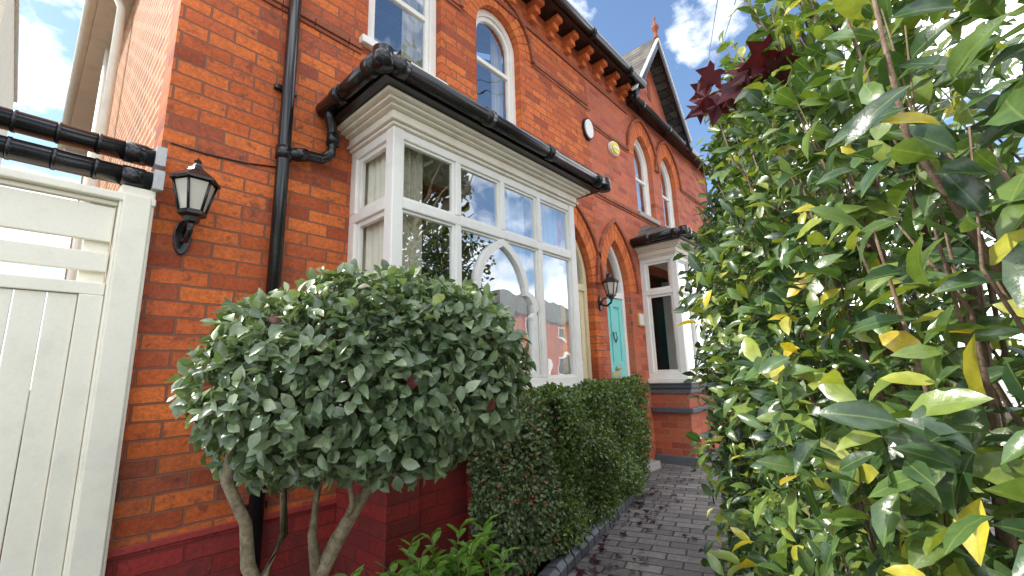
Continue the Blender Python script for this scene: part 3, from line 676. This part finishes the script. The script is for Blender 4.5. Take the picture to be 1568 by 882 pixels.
n=10500; d=rv(n); r=1-.3*rng.random(n)**1.3; r*=lump(d,4.1,.07)
dd=d/((np.abs(d)**3.2).sum(1)**(1/3.2))[:,None]
P=np.array([1.93,1.74,-.58])+dd*np.array([.24,.18,.45])*r[:,None]
P[:,0]-=.05*np.clip((P[:,2]+.5),-.4,.4)
leaves('foliage',P,unit(d+rv(n)*.9),unit(d+rv(n)*.7+np.array([0,0,.5])),.025*(.7+.7*rng.random(n)),.0095,M_cot,CT,False,.3,.1)
V=[];F=[]
for i in range(130):
    k=rv(1)[0]; k=k/((abs(k)**3.2).sum()**(1/3.2)); p=np.array([1.93,1.74,-.58])+k*np.array([.262,.20,.47]); kk=len(V); r0=.006
    O=[(1,0,0),(-1,0,0),(0,1,0),(0,-1,0),(0,0,1),(0,0,-1)]; V+=[tuple(p+np.array(o_)*r0) for o_ in O]
    F+=[tuple(kk+j for j in f) for f in [(0,2,4),(2,1,4),(1,3,4),(3,0,4),(2,0,5),(1,2,5),(3,1,5),(0,3,5)]]
mesh('berries',V,F,M_berry,CT,True)
V=[];F=[]
for i in range(40):
    a=Vector((1.95+random.uniform(-.08,.1),1.75+random.uniform(-.05,.05),-1.08)); e=Vector((1.93+random.uniform(-.2,.2),1.74+random.uniform(-.14,.14),random.uniform(-.7,-.2)))
    tube_vf([a,a.lerp(e,.5)+Vector((0,0,.05)),e],[.009,.006,.002],5,V,F)
fixn(mesh('stems',V,F,M_twig,CT,True))
LS=root('euonymus_plant'); Ps=[];Ds=[];Ns=[]
V=[];F=[]
for i in range(34):
    b=Vector((random.uniform(1.0,1.6),random.uniform(1.5,1.8),-1.08)); t=Vector((b.x+random.uniform(-.08,.08),b.y+random.uniform(-.08,.02),random.uniform(-.84,-.68)))
    tube_vf([b,t],[.005,.003],5,V,F)
    for j in range(11):
        a=j*2.4; q=b.lerp(t,.45+.55*j/10); dv=Vector((math.cos(a),math.sin(a),.5+.7*j/10)).normalized()
        Ps.append(q);Ds.append(dv);Ns.append(Vector((-math.cos(a)*.6,-math.sin(a)*.6,1)))
Ps,Ds,Ns=[np.array(q) for q in (Ps,Ds,Ns)]; n=len(Ps)
leaves('foliage',Ps,Ds,unit(Ns+rv(n)*.2),.06+.04*rng.random(n),.017+.006*rng.random(n),M_bright,LS,True,.4,.3)
fixn(mesh('stems',V,F,M_bark,LS,True))
# ---------------------------------------------------------------- big right hedge
PH=root('photinia_hedge')
hx=np.array([-.2,.15,.5,.85,1.35,2.0,2.7,3.3]); hy=np.array([-1.2,-.75,-.25,.03,.33,.62,.84,.93])
def face(s): return np.interp(s,hx,hy)
def hoff(z,H): 
    t=np.clip((z-.3)/np.maximum(H-.3,.1),0,1); return .26*t**2
def hpts(n,depth,pw,xa=-.1,xb=3.1,d0=0.0):
    x=xa+(xb-xa)*rng.random(n)**1.0; H=.47+.37*x
    z=-1.05+(H+1.05)*rng.random(n)
    y=face(x); sl=(face(x+.05)-face(x-.05))/.1
    nn=unit(np.stack([-sl,np.ones(n),np.zeros(n)],1))
    dp=d0+depth*rng.random(n)**pw
    P=np.stack([x,y,z],1)-nn*(hoff(z,H)+dp)[:,None]
    k=np.sin(x*8+z*5)+np.sin(z*9-x*4)+np.sin(x*17+1)*.6
    P+=nn*(.045*k)[:,None]
    return P,nn,H
def put(nm,n,depth,pw,xa,xb,lmin,lmax,full=True,drop=0.0,d0=0.0):
    P,nn,H=hpts(n,depth,pw,xa,xb,d0)
    P+=rng.normal(size=(n,3))*.03
    keep=np.linalg.norm(P,axis=1)>np.where(P[:,2]>0,.66,.5)
    g=np.sin(P[:,0]*11+3)*np.sin(P[:,2]*9+1)
    keep&=~((g>.4)&(rng.random(n)<drop))
    P=P[keep];nn=nn[keep];m=len(P)
    D=unit(nn*.7+rv(m)*.8+np.array([-.2,0,.1])); Nn=unit(nn*.5+rv(m)*.55+np.array([-.25,0,.65]))
    L=lmin+(lmax-lmin)*rng.random(m)
    leaves(nm,P,D,Nn,L,L*(.18+.09*rng.random(m)),M_laur,PH,full,.4,.32,rng.random(m)**1.0,.04)
put('foliage_near',3000,.3,1.0,-.1,1.1,.055,.095,True,.5)
put('foliage_mid',6200,.32,1.1,1.0,2.1,.045,.082,True,.4)
put('foliage_far',7000,.3,1.2,2.0,3.1,.045,.078,True,.2)
put('foliage_back',6000,.75,1.0,-.1,3.1,.06,.10,False,.0,.3)
n=3200; a=rng.random(n); z=-1.05+2.5*rng.random(n)
P=np.stack([3.1+.15*rng.random(n)+.08*np.sin(z*6),.88-a*1.0-hoff(z,np.full(n,1.6))*.3,z],1)
leaves('foliage_end',P,unit(rv(n)+np.array([.3,0,.3])),unit(rv(n)+np.array([0,0,.8])),.06,.014,M_laur,PH,False)
V=[];F=[]
Ps=[];Ds=[]
for i in range(90):
    x=random.uniform(.9,3.0); H=.47+.37*x; y=float(face(x))-random.uniform(.15,.4)
    a=Vector((x,y,H-.12)); dr=Vector((random.uniform(-.4,.2),random.uniform(-.1,.4),1)).normalized(); ln=random.uniform(.12,.28)
    tube_vf([a,a+dr*ln],[.004,.0015],4,V,F)
    for j in range(8): Ps.append(a+dr*ln*(.3+.7*j/7)); Ds.append(dr*.6+Vector(rv(1)[0]))
Ps=np.array(Ps);Ds=np.array(Ds)
leaves('shoot_leaves',Ps,Ds,rv(len(Ps))*.7+np.array([-.3,.2,.7]),.06,.014,M_laur,PH,True,.35,.25,.3+.68*rng.random(len(Ps)))
for i in range(520):
    x=random.uniform(.1,3.0); y=float(face(x)); H=.5+.37*x; z0=random.uniform(-1.08,H-.6)
    a=Vector((x-random.uniform(.0,.2)*.3+.1,y-random.uniform(.10,.42),z0)); ln=random.uniform(.2,.55)
    e=a+Vector((random.uniform(-.3,.3),random.uniform(-.05,.32),1)).normalized()*ln
    if min(a.length,e.length)<.5: continue
    r=random.uniform(.002,.005)
    mid=a.lerp(e,.5)+Vector((random.uniform(-.04,.04),random.uniform(-.04,.04),0)); tube_vf([a,mid,e],[r*1.4,r,r*.5],5,V,F)
for i in range(14):
    x=.3+i*.2; y=float(face(x))-.42
    tube_vf([(x,y,-1.1),(x+random.uniform(-.08,.08),y+.05,-.4),(x+random.uniform(-.15,.15),y+random.uniform(-.05,.12),.2),(x+random.uniform(-.2,.2),y,.15+.3*x)],[.018,.014,.01,.004],7,V,F)
fixn(mesh('branches',V,F,M_twig,PH,True))
MP=root('maple_twig')
def maple(V,F,c,u,v,nrm,s):
    k=len(V)
    tips=[(-150,.35),(-125,.62),(-100,.42),(-65,.9),(-34,.52),(-12,.75),(0,1.1),(12,.75),(34,.52),(65,.9),(100,.42),(125,.62),(150,.35),(180,.1)]
    V.append(tuple(c)); cv=random.uniform(-.5,.1)
    for a,r in tips:
        a=math.radians(a); p=c+(u*math.cos(a)+v*math.sin(a))*r*s+nrm*(cv*r*r*s); V.append(tuple(p))
    m=len(tips)
    for i in range(m): F.append((k,k+1+i,k+1+(i+1)%m))
V=[];F=[]
base=Vector((1.31,.22,.80))
for i in range(14):
    t=i/13
    c=base+Vector((-.06+random.uniform(-.05,.05),.15-.24*t,-.01+.0*t+random.uniform(-.035,.035)))
    nrm=Vector((random.uniform(-1,-.3),random.uniform(-.7,.3),random.uniform(-.8,.6))).normalized(); u=Vector((random.uniform(-.4,.4),random.uniform(-.2,1),random.uniform(-.7,.2))); u=(u-nrm*u.dot(nrm)).normalized(); v=nrm.cross(u)
    maple(V,F,c,u,v,nrm,random.uniform(.045,.078))
o_=mesh('red_leaves',V,F,M_maple,MP)
a=o_.data.attributes.new('rnd','FLOAT','POINT'); a.data.foreach_set('value',rng.random(len(V)).astype(np.float32))
tube('twig',[(1.45,.1,.6),(1.36,.12,.75),(1.27,.2,.79),(1.25,.36,.78)],.004,M_twig,MP,6)
FL=root('fallen_leaves'); V=[];F=[]
for i in range(110):
    x=random.uniform(1.8,4.6); c=Vector((x,float(front(x))-abs(random.gauss(0.05,.22))-.04,GZ+.02)); a=random.uniform(0,6.28)
    maple(V,F,c,Vector((math.cos(a),math.sin(a),.1)),Vector((-math.sin(a),math.cos(a),.15)),Vector((0,0,1)),random.uniform(.018,.04))
for p in ((2.16,1.50),(2.2,1.44),(2.12,1.4),(2.5,1.3),(2.35,1.42)):
    a=random.uniform(0,6); maple(V,F,Vector((p[0],p[1],GZ+.03)),Vector((math.cos(a),math.sin(a),.2)),Vector((-math.sin(a),math.cos(a),.3)),Vector((0,0,1)),.045)
mesh('leaves',V,F,M_maple,FL)
for i,dx in enumerate((0,.35)):
    tube('overhead_wire',[(-3+dx*1.5,-1.9-dx,2.2),(0+dx,-.8-dx*.6,3.1),(6+dx,1.3-dx*.3,5.1),(12,3.4,7.1)],.008,M_black,None,5)
